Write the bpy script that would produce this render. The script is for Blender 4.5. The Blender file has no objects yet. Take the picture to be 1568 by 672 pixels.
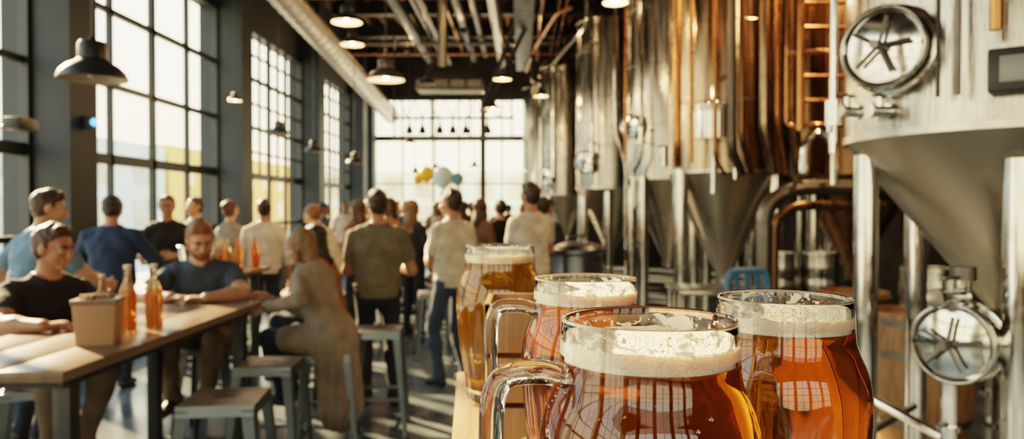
import bpy, bmesh, math, random
import numpy as np
from mathutils import Vector, Matrix
random.seed(7); rng=np.random.RandomState(3)
scene=bpy.context.scene
COL=scene.collection
# ------------------------------------------------------------------ materials
_M={}
def mat(name,col=(.5,.5,.5),rough=.5,metal=0,var=0,vscale=6,bump=0,bscale=40,stretch=(1,1,1),trans=0,ior=1.45,
        emis=None,estr=0,sss=0,rvar=0,coat=0,col2=None,spec=None):
    if name in _M: return _M[name]
    m=bpy.data.materials.new(name); m.use_nodes=True; nt=m.node_tree; b=nt.nodes['Principled BSDF']
    b.inputs['Base Color'].default_value=(*col,1); b.inputs['Roughness'].default_value=rough
    b.inputs['Metallic'].default_value=metal; b.inputs['Transmission Weight'].default_value=trans
    b.inputs['IOR'].default_value=ior; b.inputs['Coat Weight'].default_value=coat
    if spec is not None: b.inputs['Specular IOR Level'].default_value=spec
    if sss:
        b.inputs['Subsurface Weight'].default_value=sss; b.inputs['Subsurface Scale'].default_value=.02
    if emis: b.inputs['Emission Color'].default_value=(*emis,1); b.inputs['Emission Strength'].default_value=estr
    if var or bump or rvar or col2:
        tc=nt.nodes.new('ShaderNodeTexCoord'); mp=nt.nodes.new('ShaderNodeMapping')
        mp.inputs['Scale'].default_value=stretch; nt.links.new(tc.outputs['Object'],mp.inputs[0])
        nz=nt.nodes.new('ShaderNodeTexNoise'); nz.inputs['Scale'].default_value=vscale; nz.inputs['Detail'].default_value=5
        nt.links.new(mp.outputs[0],nz.inputs['Vector'])
        if var or col2:
            cr=nt.nodes.new('ShaderNodeValToRGB'); c2=col2 or tuple(min(1,c*(1+var)) for c in col)
            c1=col if col2 else tuple(c*(1-var) for c in col)
            cr.color_ramp.elements[0].color=(*c1,1); cr.color_ramp.elements[1].color=(*c2,1)
            cr.color_ramp.elements[0].position=.35; cr.color_ramp.elements[1].position=.65
            nt.links.new(nz.outputs[0],cr.inputs[0]); nt.links.new(cr.outputs[0],b.inputs['Base Color'])
        if rvar:
            mr=nt.nodes.new('ShaderNodeMapRange'); mr.inputs['From Min'].default_value=.3; mr.inputs['From Max'].default_value=.7
            mr.inputs['To Min'].default_value=max(.02,rough-rvar); mr.inputs['To Max'].default_value=min(1,rough+rvar)
            nt.links.new(nz.outputs[0],mr.inputs[0]); nt.links.new(mr.outputs[0],b.inputs['Roughness'])
        if bump:
            n2=nt.nodes.new('ShaderNodeTexNoise'); n2.inputs['Scale'].default_value=bscale; n2.inputs['Detail'].default_value=4
            nt.links.new(mp.outputs[0],n2.inputs['Vector'])
            bp=nt.nodes.new('ShaderNodeBump'); bp.inputs['Strength'].default_value=bump; bp.inputs['Distance'].default_value=.01
            nt.links.new(n2.outputs[0],bp.inputs['Height']); nt.links.new(bp.outputs[0],b.inputs['Normal'])
    _M[name]=m; return m
STEEL=mat('brushed_steel',(.40,.385,.35),.20,1,var=.25,rvar=.1,vscale=3,stretch=(6,6,.35),bump=.25,bscale=9)  # brushed grain; the streaked colour also imitates vertical reflections
CONE=mat('satin_steel',(.52,.48,.42),.28,.96,rvar=.03,vscale=2)
CHROME=mat('polished_steel',(.68,.66,.61),.12,1,rvar=.06,vscale=12)
DSTEEL=mat('dark_steel',(.14,.13,.12),.4,1,rvar=.1,vscale=6)
WARM=mat('warm_steel',(.36,.27,.19),.22,1,var=.3,rvar=.1,vscale=3,stretch=(6,6,.35),bump=.18,bscale=9)  # steel tinted brown, so warm copper reflections sit in its base colour
BRONZE=mat('bronze_tank',(.22,.13,.07),.3,1,var=.25,rvar=.1,vscale=3,stretch=(6,6,.35),bump=.08,bscale=14)
COPPER=mat('copper',(.42,.19,.08),.28,1,rvar=.08,vscale=8)
BLACK=mat('black_metal',(.016,.019,.022),.45,0,rvar=.1,vscale=8)
FRAME=mat('window_frame_paint',(.010,.017,.021),.5,var=.2,vscale=4)
PIER=mat('pier_paint',(.009,.018,.025),.6,var=.25,vscale=2,bump=.15,bscale=30)
WALLD=mat('dark_plaster',(.03,.026,.023),.8,var=.3,vscale=2,bump=.2,bscale=25)
FLOOR=mat('polished_concrete',(.055,.076,.088),.20,col2=(.12,.142,.155),vscale=1.3,rvar=.08,bump=.06,bscale=12)
WOODC=mat('ceiling_timber',(.07,.036,.019),.7,col2=(.13,.07,.036),vscale=3,stretch=(.4,6,1),bump=.2,bscale=20)
WOODT=mat('table_wood',(.12,.080,.053),.3,col2=(.165,.115,.078),vscale=3,stretch=(9,.8,1),bump=.06,bscale=10)
WOODL=mat('ledge_wood',(.22,.12,.055),.4,col2=(.34,.20,.10),vscale=5,stretch=(9,.8,1),bump=.15,bscale=12)
WOODB=mat('barrel_oak',(.14,.07,.03),.5,col2=(.24,.13,.055),vscale=5,stretch=(5,5,.6),bump=.2,bscale=12)
GALV=mat('galvanised',(.46,.43,.38),.36,1,rvar=.1,vscale=9)
STOOLM=mat('stool_gunmetal',(.10,.12,.135),.36,.85,var=.15,rvar=.1,vscale=7)
STOOLT=mat('stool_seat_steel',(.30,.29,.27),.38,.6,var=.1,rvar=.1,vscale=7)
KRAFT=mat('kraft_card',(.32,.19,.11),.8,var=.1,vscale=10,bump=.1)
BULB=mat('bulb_glow',(1,.8,.5),.5,emis=(1,.62,.25),estr=40)
LAMPIN=mat('lamp_inner',(.30,.27,.22),.5,var=.05)
BLUEP=mat('blue_plastic',(.06,.16,.30),.4,var=.05)
SCREEN=mat('screen_grey',(.22,.24,.24),.3,var=.05)
GREYB=mat('outside_grey',(.50,.54,.52),.9,var=.12,vscale=.3)
AMBB=mat('outside_amber',(.68,.40,.12),.9,var=.2,vscale=.3)
CREAMB=mat('outside_cream',(.95,.83,.60),.9,var=.12,vscale=.25)
CREAMW=mat('outside_window_warm',(.80,.60,.36),.6,var=.2,vscale=.4)
PAVE=mat('outside_paving',(.50,.45,.36),.9,var=.15,vscale=1)
GLASS=mat('clear_glass',(1,1,1),.0,trans=1,ior=1.47)
FOAM=mat('beer_foam',(.90,.83,.68),.75,sss=.25,bump=.5,bscale=420,var=.06,vscale=200)
CAP=mat('bottle_cap',(.5,.4,.25),.4,.5,var=.05)

def beermat(name,col,dcol,fac=.22):
    m=bpy.data.materials.new(name); m.use_nodes=True; nt=m.node_tree
    b=nt.nodes['Principled BSDF']; b.inputs['Base Color'].default_value=(*col,1); b.inputs['Roughness'].default_value=0
    b.inputs['Transmission Weight'].default_value=1; b.inputs['IOR'].default_value=1.34
    nz=nt.nodes.new('ShaderNodeTexNoise'); nz.inputs['Scale'].default_value=18
    tc=nt.nodes.new('ShaderNodeTexCoord'); nt.links.new(tc.outputs['Object'],nz.inputs['Vector'])
    cr=nt.nodes.new('ShaderNodeValToRGB'); cr.color_ramp.elements[0].color=(*[c*.8 for c in dcol],1); cr.color_ramp.elements[1].color=(*dcol,1)
    nt.links.new(nz.outputs[0],cr.inputs[0])
    t=nt.nodes.new('ShaderNodeBsdfTranslucent'); nt.links.new(cr.outputs[0],t.inputs[0])
    d=nt.nodes.new('ShaderNodeBsdfDiffuse'); nt.links.new(cr.outputs[0],d.inputs[0])
    m1=nt.nodes.new('ShaderNodeMixShader'); m1.inputs[0].default_value=.4; nt.links.new(t.outputs[0],m1.inputs[1]); nt.links.new(d.outputs[0],m1.inputs[2])
    m2=nt.nodes.new('ShaderNodeMixShader'); m2.inputs[0].default_value=fac; nt.links.new(b.outputs[0],m2.inputs[1]); nt.links.new(m1.outputs[0],m2.inputs[2])
    nt.links.new(m2.outputs[0],nt.nodes['Material Output'].inputs[0]); return m
AMBER=beermat('amber_ale',(.50,.165,.018),(.25,.078,.007),.20)
GOLD=beermat('golden_lager',(.82,.43,.05),(.58,.27,.02),.28)
def lacemat():
    m=bpy.data.materials.new('foam_lacing'); m.use_nodes=True; nt=m.node_tree; b=nt.nodes['Principled BSDF']
    b.inputs['Base Color'].default_value=(.88,.80,.65,1); b.inputs['Roughness'].default_value=.7
    tc=nt.nodes.new('ShaderNodeTexCoord'); mp=nt.nodes.new('ShaderNodeMapping'); mp.inputs['Scale'].default_value=(1,1,1.6)
    nt.links.new(tc.outputs['Object'],mp.inputs[0])
    nz=nt.nodes.new('ShaderNodeTexNoise'); nz.inputs['Scale'].default_value=60; nz.inputs['Detail'].default_value=3; nz.inputs['Distortion'].default_value=1.0
    nt.links.new(mp.outputs[0],nz.inputs['Vector'])
    sp=nt.nodes.new('ShaderNodeSeparateXYZ'); nt.links.new(tc.outputs['Object'],sp.inputs[0])
    mr=nt.nodes.new('ShaderNodeMapRange'); mr.inputs['From Min'].default_value=.233; mr.inputs['From Max'].default_value=.2485
    mr.inputs['To Min'].default_value=-.02; mr.inputs['To Max'].default_value=-.10; nt.links.new(sp.outputs[2],mr.inputs[0])
    ad=nt.nodes.new('ShaderNodeMath'); ad.operation='ADD'; nt.links.new(nz.outputs[0],ad.inputs[0]); nt.links.new(mr.outputs[0],ad.inputs[1])
    cr=nt.nodes.new('ShaderNodeValToRGB'); cr.color_ramp.elements[0].position=.50; cr.color_ramp.elements[1].position=.54; cr.color_ramp.elements[1].color=(.9,.9,.9,1)
    nt.links.new(ad.outputs[0],cr.inputs[0]); nt.links.new(cr.outputs[0],b.inputs['Alpha']); return m
LACE=lacemat()

# ------------------------------------------------------------------ mesh builder
class MB:
    def __init__(s): s.bm=bmesh.new(); s.mats=[]
    def mi(s,m):
        if m not in s.mats: s.mats.append(m)
        return s.mats.index(m)
    def faces(s,vs,fs,m,M=None):
        k=s.mi(m); bv=[s.bm.verts.new(M@Vector(v) if M else Vector(v)) for v in vs]; out=[]
        for f in fs:
            try:
                fc=s.bm.faces.new([bv[i] for i in f]); fc.material_index=k; out.append(fc)
            except ValueError: pass
        return out
    def hexa(s,p,m,bev=0):
        fs=s.faces(p,[(0,3,2,1),(4,5,6,7),(0,1,5,4),(1,2,6,5),(2,3,7,6),(3,0,4,7)],m)
        if bev:
            es=list({e for f in fs for e in f.edges})
            r=bmesh.ops.bevel(s.bm,geom=es,offset=bev,segments=2,affect='EDGES',profile=.5)
            for f in r['faces']: f.material_index=s.mi(m)
    def box(s,c,d,m,rot=0,bev=0,M=None):
        x,y,z=[q/2 for q in d]; R=M or Matrix.Rotation(rot,3,'Z'); c=Vector(c)
        p=[c+R@Vector(q) for q in [(-x,-y,-z),(x,-y,-z),(x,y,-z),(-x,y,-z),(-x,-y,z),(x,-y,z),(x,y,z),(-x,y,z)]]
        s.hexa(p,m,bev)
    def bb(s,x0,x1,y0,y1,z0,z1,m,bev=0): s.box(((x0+x1)/2,(y0+y1)/2,(z0+z1)/2),(x1-x0,y1-y0,z1-z0),m,bev=bev)
    def lathe(s,prof,m,c=(0,0,0),axis=(0,0,1),seg=32,mod=None,matf=None):
        q=Vector((0,0,1)).rotation_difference(Vector(axis).normalized()).to_matrix().to_4x4()
        M=Matrix.Translation(Vector(c))@q; rings=[]
        for r,z in prof:
            if r<1e-6: rings.append([s.bm.verts.new(M@Vector((0,0,z)))])
            else:
                ring=[]
                for i in range(seg):
                    t=2*math.pi*i/seg; rr=r*(mod(t,r,z) if mod else 1)
                    ring.append(s.bm.verts.new(M@Vector((rr*math.cos(t),rr*math.sin(t),z))))
                rings.append(ring)
        for j in range(len(rings)-1):
            a,b=rings[j],rings[j+1]; k=s.mi(matf(prof[j],prof[j+1]) if matf else m)
            for i in range(seg):
                i2=(i+1)%seg
                if len(a)==1 and len(b)==1: continue
                if len(a)==1: f=[a[0],b[i],b[i2]]
                elif len(b)==1: f=[a[i],a[i2],b[0]]
                else: f=[a[i],a[i2],b[i2],b[i]]
                fc=s.bm.faces.new(f); fc.material_index=k
    def cyl(s,a,b,r,m,r2=None,seg=16):
        a=Vector(a); b=Vector(b); L=(b-a).length; r2=r if r2 is None else r2
        s.lathe([(0,0),(r,0),(r2,L),(0,L)],m,c=a,axis=b-a,seg=seg)
    def sph(s,c,r,m,sc=(1,1,1),seg=16):
        n=seg//2; k=s.mi(m)
        ret=bmesh.ops.create_uvsphere(s.bm,u_segments=seg,v_segments=n,radius=r,matrix=Matrix.Translation(Vector(c))@Matrix.Diagonal((*sc,1)))
        for v in ret['verts']:
            for f in v.link_faces: f.material_index=k
    def tube(s,pts,r,m,seg=10,fil=0,closed=False,rr=None):
        P=[Vector(p) for p in pts]
        if fil:
            Q=[P[0]]
            for i in range(1,len(P)-1):
                a,b,c=P[i-1],P[i],P[i+1]; l=min(fil,(a-b).length*.49,(c-b).length*.49)
                p0=b+(a-b).normalized()*l; p2=b+(c-b).normalized()*l
                for t in [0,.2,.4,.6,.8,1]: Q.append(p0*(1-t)**2+b*2*t*(1-t)+p2*t*t)
            Q.append(P[-1]); P=Q
        n=len(P); k=s.mi(m); rings=[]; t0=(P[1]-P[0]).normalized()
        up=Vector((0,0,1)) if abs(t0.z)<.9 else Vector((1,0,0)); nx=t0.cross(up).normalized()
        for i in range(n):
            if closed: t=(P[(i+1)%n]-P[i-1]).normalized()
            else: t=(P[min(i+1,n-1)]-P[max(i-1,0)]).normalized()
            nx=(nx-t*nx.dot(t)).normalized(); ny=t.cross(nx); rad=r if not rr else rr[min(i,len(rr)-1)]
            rings.append([s.bm.verts.new(P[i]+nx*rad*math.cos(2*math.pi*j/seg)+ny*rad*math.sin(2*math.pi*j/seg)) for j in range(seg)])
        for i in range(n if closed else n-1):
            a,b=rings[i],rings[(i+1)%n]
            for j in range(seg):
                f=s.bm.faces.new([a[j],a[(j+1)%seg],b[(j+1)%seg],b[j]]); f.material_index=k
        if not closed:
            for rg in (rings[0],rings[-1]):
                f=s.bm.faces.new(rg); f.material_index=k
    def torus(s,c,R,r,nrm,m,seg=32,ps=10):
        q=Vector((0,0,1)).rotation_difference(Vector(nrm).normalized()).to_matrix(); c=Vector(c)
        s.tube([c+q@Vector((R*math.cos(2*math.pi*i/seg),R*math.sin(2*math.pi*i/seg),0)) for i in range(seg)],r,m,seg=ps,closed=True)
    def build(s,name,loc=(0,0,0),rz=0,angle=35,parent=None):
        bmesh.ops.recalc_face_normals(s.bm,faces=s.bm.faces[:])
        me=bpy.data.meshes.new(name); s.bm.to_mesh(me); s.bm.free()
        for m in s.mats: me.materials.append(m)
        me.polygons.foreach_set('use_smooth',[True]*len(me.polygons)); me.set_sharp_from_angle(angle=math.radians(angle))
        o=bpy.data.objects.new(name,me); COL.objects.link(o); o.location=loc; o.rotation_euler=(0,0,rz)
        if parent: o.parent=parent
        return o
def inst(o,loc,rz=0,sc=1,sz=None):
    n=bpy.data.objects.new(o.name.split('.')[0],o.data); COL.objects.link(n); n.location=loc; n.rotation_euler=(0,0,rz); n.scale=(sc,sc,sz or sc)
    return n

# ------------------------------------------------------------------ camera
cam=bpy.data.cameras.new('camera'); co=bpy.data.objects.new('camera',cam); COL.objects.link(co)
co.location=(0,0,1.6); co.rotation_euler=(math.radians(90-.91),0,math.radians(.81)); cam.lens=26; cam.sensor_width=36
cam.clip_start=.02; cam.clip_end=300
cam.dof.use_dof=True; cam.dof.focus_distance=.54; cam.dof.aperture_fstop=7.5
scene.camera=co
# ------------------------------------------------------------------ room
XW=-4.6; YB=21.5; YR=-6; XR=6.6; ZC=6.3
b=MB(); b.bb(-4.9,XR+.2,YR-.2,YB+.3,-.15,0,FLOOR); b.build('floor')
b=MB(); b.bb(-4.9,XR+.2,YR-.2,YB+.3,ZC,ZC+.2,WOODC); b.build('ceiling')
b=MB()
for i in range(13):
    y=-5+i*2.15; b.bb(-4.25,XR,y-.09,y+.09,ZC-.42,ZC-.38,DSTEEL); b.bb(-4.25,XR,y-.02,y+.02,ZC-.38,ZC-.04,BLACK); b.bb(-4.25,XR,y-.09,y+.09,ZC-.04,ZC,BLACK)
for i in range(28): b.bb(-4.2+i*.38,-4.13+i*.38,YR,YB,ZC-.16,ZC-.001,WOODC)
b.build('ceiling_beams')
piers=[-1.66-4.28,-1.66,2.62,6.9,11.18,15.46,19.74]
ZS,ZT=.475,4.65
b=MB(); b.bb(-4.9,XW,YR,YB,0,ZS,PIER); b.bb(-4.9,XW,YR,YB,ZT,ZC,PIER)
for y in piers: b.bb(-4.9,-4.25,y,y+.45,0,ZC,PIER)
b.bb(-4.9,-4.25,YB-.5,YB,0,ZC,PIER)
b.build('wall_left')
for n in range(len(piers)):
    y0=piers[n]+.45; y1=piers[n+1] if n+1<len(piers) else YB-.5
    b=MB(); x=XW-.06
    for z in (ZS,ZT): b.bb(x-.05,x+.05,y0,y1,z-.05,z+.05,FRAME)
    for y in (y0,y1): b.bb(x-.05,x+.05,max(y-.05,y0-.02),min(y+.06,y1+.02),ZS,ZT,FRAME)
    nc=max(1,round((y1-y0)/.95)); 
    for i in range(1,nc):
        y=y0+(y1-y0)*i/nc; w=.045 if i*2==nc else .028; b.bb(x-.03,x+.03,y-w,y+w,ZS,ZT,FRAME)
    for i in range(1,5):
        z=ZS+.835*i; w=.06 if i in(2,) else .032; b.bb(x-.03,x+.03,y0,y1,z-w,z+w,FRAME)
    if n>=4:
        for i in range(nc):
            y=y0+(y1-y0)*(i+.5)/nc; b.bb(x-.02,x+.02,y-.018,y+.018,2.145,ZT,FRAME)
        for i in range(3): 
            z=2.145+.835*(i+.5); b.bb(x-.02,x+.02,y0,y1,z-.018,z+.018,FRAME)
    b.build('window_%d'%(n+1))
b=MB(); b.bb(-4.9,XR+.2,YB,YB+.3,4.8,ZC,WALLD); b.bb(.9,XR+.2,YB,YB+.3,0,4.8,WALLD); b.bb(-4.9,-4.45,YB,YB+.3,0,4.8,PIER); b.bb(-4.45,.9,YB,YB+.3,0,.3,WALLD)
b.build('wall_back')
b=MB()
for x,w in ((-4.4,.06),(-3.5,.018),(-2.6,.03),(-1.85,.018),(-1.15,.08),(-.6,.018),(.1,.025),(.85,.05)): b.bb(x-w,x+w,YB+.05,YB+.15,.3,4.8,FRAME)
for z,w in ((.32,.04),(1.2,.02),(2.3,.02),(3.62,.08),(4.77,.05)): b.bb(-4.45,.9,YB+.05,YB+.15,z-w,z+w,FRAME)
b.build('window_8')
b=MB(); b.bb(XR,XR+.2,YR,YB,0,ZC,WALLD); b.build('wall_right')
b=MB(); b.bb(-4.9,XR+.2,YR-.2,YR,0,.9,WALLD); b.bb(-4.9,XR+.2,YR-.2,YR,4.6,ZC,WALLD)
for x in (-4.7,-2.5,-.2,2.1,4.4,6.5): b.bb(x-.25,x+.25,YR-.2,YR,.9,4.6,WALLD)
for x in (-3.6,-1.35,.95,3.25,5.45): b.bb(x-.03,x+.03,YR-.12,YR-.06,.9,4.6,FRAME)
for z in (1.8,2.7,3.6): b.bb(-4.7,6.5,YR-.12,YR-.06,z-.03,z+.03,FRAME)
b.build('wall_rear')
b=MB(); b.bb(-60,40,-30,90,-.3,-.16,PAVE); b.build('street_ground')
b=MB(); b.bb(-22,-18,5,37,-.16,4.6,GREYB)
for y in range(7,37,3):
    for z in (.8,2.7): b.bb(-18,-17.95,y,y+1.3,z,z+1.2,PAVE)
b.build('neighbour_building_grey')
b=MB(); b.bb(-22,-18,37.5,70,-.16,4.8,AMBB)
for y in range(39,69,3):
    for z in (.8,2.8): b.bb(-18,-17.95,y,y+1.2,z,z+1.2,CREAMW)
b.build('neighbour_building_amber')
b=MB(); b.bb(-14,6,48,52,-.16,4.0,CREAMB)
for x in range(-13,6,2):
    for z in (.4,2.3): b.bb(x,x+1.1,47.9,48,z,z+1.3,CREAMW)
b.build('neighbour_building_cream')
# ------------------------------------------------------------------ ceiling services
b=MB(); P0=Vector((-3.0,1,4.88)); P1=Vector((-3.36,19,3.95)); b.tube([P0,P1],.19,GALV,seg=24)
for i in range(60):
    p=P0.lerp(P1,i/59); b.torus(p,.192,.007,P1-P0,GALV,seg=24,ps=6)
for t in (.1,.35,.6,.9):
    p=P0.lerp(P1,t); b.cyl(p+Vector((0,0,.18)),(p.x,p.y,ZC-.43),.012,BLACK,seg=8)
b.build('spiral_duct')
def pendant(x,y,z,s=1,on=False,power=25,name='pendant_lamp'):
    b=MB(); o=[(.225,0),(.222,.018),(.205,.055),(.165,.095),(.115,.122),(.095,.14),(.093,.24),(.08,.262),(.03,.272),(.012,.30),(0,.30)]
    i=[(0,.10),(.085,.10),(.16,.086),(.198,.05),(.216,.015),(.225,0)]
    b.lathe([(r*s,q*s) for r,q in o],BLACK,seg=32); b.lathe([(r*s,q*s) for r,q in i],LAMPIN,seg=32)
    b.tube([(0,0,.29*s),(0,0,ZC-z-.001)],.008,BLACK,seg=8)
    b.sph((0,0,.045*s),.04*s if on else .035*s,BULB if on else LAMPIN,seg=12)
    ob=b.build(name,(x,y,z))
    if on:
        l=bpy.data.lights.new('bulb_light','POINT'); l.energy=power; l.color=(1,.60,.28); l.shadow_soft_size=.05
        lo=bpy.data.objects.new('bulb_light',l); COL.objects.link(lo); lo.parent=ob; lo.location=(0,0,-.06)
pendant(-2.92,5.0,2.47,.98)
for p in [(-3.7,11.2,2.72,.72),(-3.65,12.9,2.58,.7),(-2.84,12.5,2.35,.66)]: pendant(*p)
pendant(-1.9,8,3.6,.72,True,30); pendant(-1.66,9,3.15,1.0,True,30); pendant(-3.9,10.0,3.05,.4,True,15)
pendant(1.0,8,3.8,.6,True,40); pendant(-2.55,17.6,2.4,.6,True,15); pendant(-.6,15,3.6,.7,True,25); pendant(-2.1,18,2.5,.6); pendant(-1.2,18.5,2.6,.6,True,15)
pendant(3.05,5.6,4.3,1,True,170); pendant(3.0,7.7,4.6,1,True,170); pendant(2.95,10.0,4.6,1,True,90); pendant(3.4,3.5,4.8,1,True,140)  # added out-of-view lamps, put in to make the copper glow
pendant(-.3,11,3.5,.6,True,25); pendant(.35,14,3.7,.6,True,25); pendant(-2.3,15,2.9,.5,True,15); pendant(-1.55,12,3.6,.6); pendant(-2.3,10,3.8,.7,True,25)
def added_uplight(x,y,p=20):  # added lamps, invented to brighten the dark ceiling
    b=MB(); z=5.35; b.lathe([(0,-.12),(.07,-.12),(.09,0),(.08,0),(.06,-.08),(0,-.08)],BLACK,seg=20); b.sph((0,0,-.03),.035,BULB,seg=10); b.tube([(0,0,-.12),(0,.14,-.2),(0,.14,ZC-z-.001)],.012,BLACK,seg=6,fil=.05)
    ob=b.build('added_ceiling_uplight',(x,y,z)); l=bpy.data.lights.new('bulb_light','POINT'); l.energy=p; l.color=(1,.58,.26); l.shadow_soft_size=.05
    lo=bpy.data.objects.new('bulb_light',l); COL.objects.link(lo); lo.parent=ob; lo.location=(0,0,.06)
for x,y in ((-2.25,11),(.0,12.2),(-1.25,15.5),(-.25,18.5),(-2.7,17.3),(2.6,9.6)): added_uplight(x,y)
b=MB(); b.hexa([(-.6,-.3,0),(.6,-.3,0),(.6,.3,0),(-.6,.3,0),(-.6,-.3,.2),(.6,-.3,.2),(.6,.3,.2),(-.6,.3,.2)],BLACK,.02)
b.hexa([(-.5,-.25,.2),(.5,-.25,.2),(.5,.25,.2),(-.5,.25,.2),(-.3,-.18,.42),(.3,-.18,.42),(.3,.18,.42),(-.3,.18,.42)],BLACK,.02)
for x in (-.45,-.15,.15,.45): b.bb(x-.12,x+.12,-.31,-.3,.04,.16,DSTEEL)
b.cyl((-.15,0,.4),(-.15,0,ZC-3.7),.09,GALV)
b.build('ceiling_heater_unit',(-1.3,13.4,3.7))
b=MB()
for dx in (0,.28): b.tube([(.05+dx,14.2,ZC-.02),(.02+dx,14.4,5.6),(-.85+dx*.3,15.2,3.55)],.05,BLACK,fil=.2)
for x,z,r,m in ((-1,5.7,.07,DSTEEL),(.4,5.6,.05,COPPER),(-1.6,5.78,.04,COPPER),(-.55,5.45,.11,GALV),(.15,5.75,.09,DSTEEL),(-2.2,5.72,.05,DSTEEL),(.75,5.7,.035,COPPER),(.9,5.7,.035,COPPER),(-2.5,5.6,.12,BLACK),(-1.3,5.6,.09,BLACK),(-1.95,5.5,.06,DSTEEL)):
    b.tube([(x,-4,z),(x,20,z)],r,m)
for y in (7.3,9.6,12.9,17.8): b.tube([(-4.2,y,5.55),(.8,y,5.55)],.06,DSTEEL); b.tube([(-4.2,y+.3,5.35),(.8,y+.3,5.35)],.03,COPPER)
b.bb(-.15,.2,-3,19,5.1,5.16,BLACK)
for y in range(-2,19,2): b.cyl((-.13,y,5.1),(-.13,y,ZC-.43),.01,BLACK,seg=6); b.cyl((.18,y,5.1),(.18,y,ZC-.43),.01,BLACK,seg=6)
b.build('ceiling_conduit')
b=MB()
for z in (4.08,3.66): b.bb(-3.0,-.2,16.97,17.03,z-.03,z+.03,BLACK)
for i in range(8):
    x=-3.0+i*.35; b.tube([(x,17,3.66),(x+.175,17,4.08),(x+.35,17,3.66)],.015,BLACK,seg=6)
b.bb(-3.0,-.2,16.96,17.04,3.18,3.24,BLACK)
for x in (-2.95,-2.1,-1.2,-.25): b.cyl((x,17,3.2),(x,17,ZC-.43),.02,BLACK,seg=8)
for x in (-2.6,-2.3,-1.9,-1.6,-1.3,-.8): b.lathe([(.09,3.3),(.08,3.4),(.03,3.5),(.012,3.66)],BLACK,c=(x,17,0),seg=12)
b.build('lighting_truss')

# ------------------------------------------------------------------ fermentation tanks
def tank(x,y,r,zb,zj,zt,legs,m=STEEL,cm=CONE,lr=.06,bands=True,outlet=.09):
    b=MB(); prof=[(0,zb-.12),(outlet,zb-.12),(outlet,zb),(r*.985,zj-.02)]
    b.lathe(prof,cm,seg=72)
    b.lathe([(r*.985,zj-.02),(r+.008,zj-.02),(r+.008,zj+.01),(r,zj+.012)],cm,seg=72)
    b.lathe([(r,zj+.012),(r,zt-.2)],m,seg=72)
    b.lathe([(r,zt-.2),(r+.008,zt-.19),(r+.008,zt-.17),(r*.97,zt-.1),(r*.8,zt-.01),(r*.5,zt+.06),(.12,zt+.1),(.12,zt+.2),(0,zt+.2)],m,seg=72)
    if bands:
        for z in (zj+.75,zj+1.6,zj+2.4):
            if z<zt-.3: b.torus((0,0,z),r,.006,(0,0,1),m,seg=72,ps=6)
    for lx,ly in legs:
        dx,dy=lx-x,ly-y; d=math.hypot(dx,dy); zz=zj+.02-max(0,(r-d))*((zj-zb)/(r-.09))
        b.cyl((dx,dy,0),(dx,dy,zz),lr,CHROME,seg=24); b.cyl((dx,dy,0),(dx,dy,.02),lr*1.8,CHROME,seg=24)
    return b
def wheel(b,c,n,R,spokes=4,deep=.12,hub=True):
    c=Vector(c); n=Vector(n).normalized()
    b.lathe([(R*.93,-deep),(R*.93,-.01),(R,0),(R*1.0,.018),(R*.95,.028),(R*.9,.02),(R*.86,.012),(R*.5,.024),(0,.03)],CHROME,c=c,axis=n,seg=48)
    b.torus(c+n*.02,R*.98,R*.05,n,STEEL,seg=48)
    q=Vector((0,0,1)).rotation_difference(n).to_matrix()
    for i in range(spokes):
        a=2*math.pi*i/spokes+.5; v=q@Vector((math.cos(a),math.sin(a),0)); b.tube([c+n*.055,c+n*.045+v*R*.72],R*.05,DSTEEL,seg=8)
    b.cyl(c+n*.02,c+n*.10,R*.11,DSTEEL,seg=12)
def valve(b,c,n,s=1):
    c=Vector(c); n=Vector(n).normalized()
    b.cyl(c-n*.05*s,c+n*.05*s,.022*s,CHROME,seg=12)
    for t in (-.05,.05): b.cyl(c+n*(t-.008)*s,c+n*(t+.008)*s,.034*s,CHROME,seg=16)
    b.cyl(c,c+Vector((0,0,.06*s)),.012*s,CHROME,seg=8); b.box(c+Vector((0,0,.065*s)),(.09*s,.022*s,.012*s),DSTEEL,rot=.6,bev=.003)
X1,Y1=2.1,3.15
b=tank(X1,Y1,.68,1.14,1.9,5.3,[(1.5,3.25),(2.0,3.78),(1.78,2.68),(2.73,3.15)],lr=.05)
n=Vector((-.743,-.669,0)); c=Vector((1.38-X1,2.85-Y1,2.21))
b.cyl(c+Vector((.25,.22,0)),c-n*.01,.13,STEEL,seg=40); wheel(b,c,n,.155,5,.05)
b.torus(c-n*.06,.16,.014,n,CHROME,seg=48)
b.box((c.x+.19,c.y-.02,2.21),(.06,.05,.08),DSTEEL,rot=.7,bev=.008)
b.tube([(-.66,-.05,1.99),(-.86,-.15,1.99),(-.86,-.15,1.9)],.014,CHROME,fil=.03)
valve(b,(-.78,-.12,1.99),(1,.5,0),1.0); valve(b,(-.70,-.22,1.98),(1,.3,0),.9)
b.tube([(-.85,-.15,1.82),(-.85,-.15,5.2)],.014,CHROME); b.cyl((-.85,-.15,1.93),(-.85,-.15,2.03),.03,CHROME)
b.box((-.415,-.60,2.07),(.17,.07,.15),BLACK,rot=-.62,bev=.008); b.box((-.437,-.632,2.07),(.10,.02,.09),SCREEN,rot=-.62,bev=.004)
b.tube([(-.5,-.62,2.2),(-.5,-.62,5.2)],.022,COPPER,seg=12); b.tube([(-.3,-.66,2.16),(-.3,-.66,5.2)],.012,BLACK,seg=8); b.tube([(-.35,-.66,2.16),(-.37,-.66,5.2)],.009,COPPER,seg=8)
b.tube([(-.56,-.50,2.0),(-.56,-.50,5.2)],.012,DSTEEL,seg=8); b.tube([(-.60,-.45,2.0),(-.60,-.45,5.2)],.008,BLACK,seg=8)
b.cyl((0,0,.98),(0,0,1.2),.10,CONE,seg=32)
n=Vector((-.8,-.6,0)); c=Vector((1.59-X1,2.74-Y1,1.10))
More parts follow.
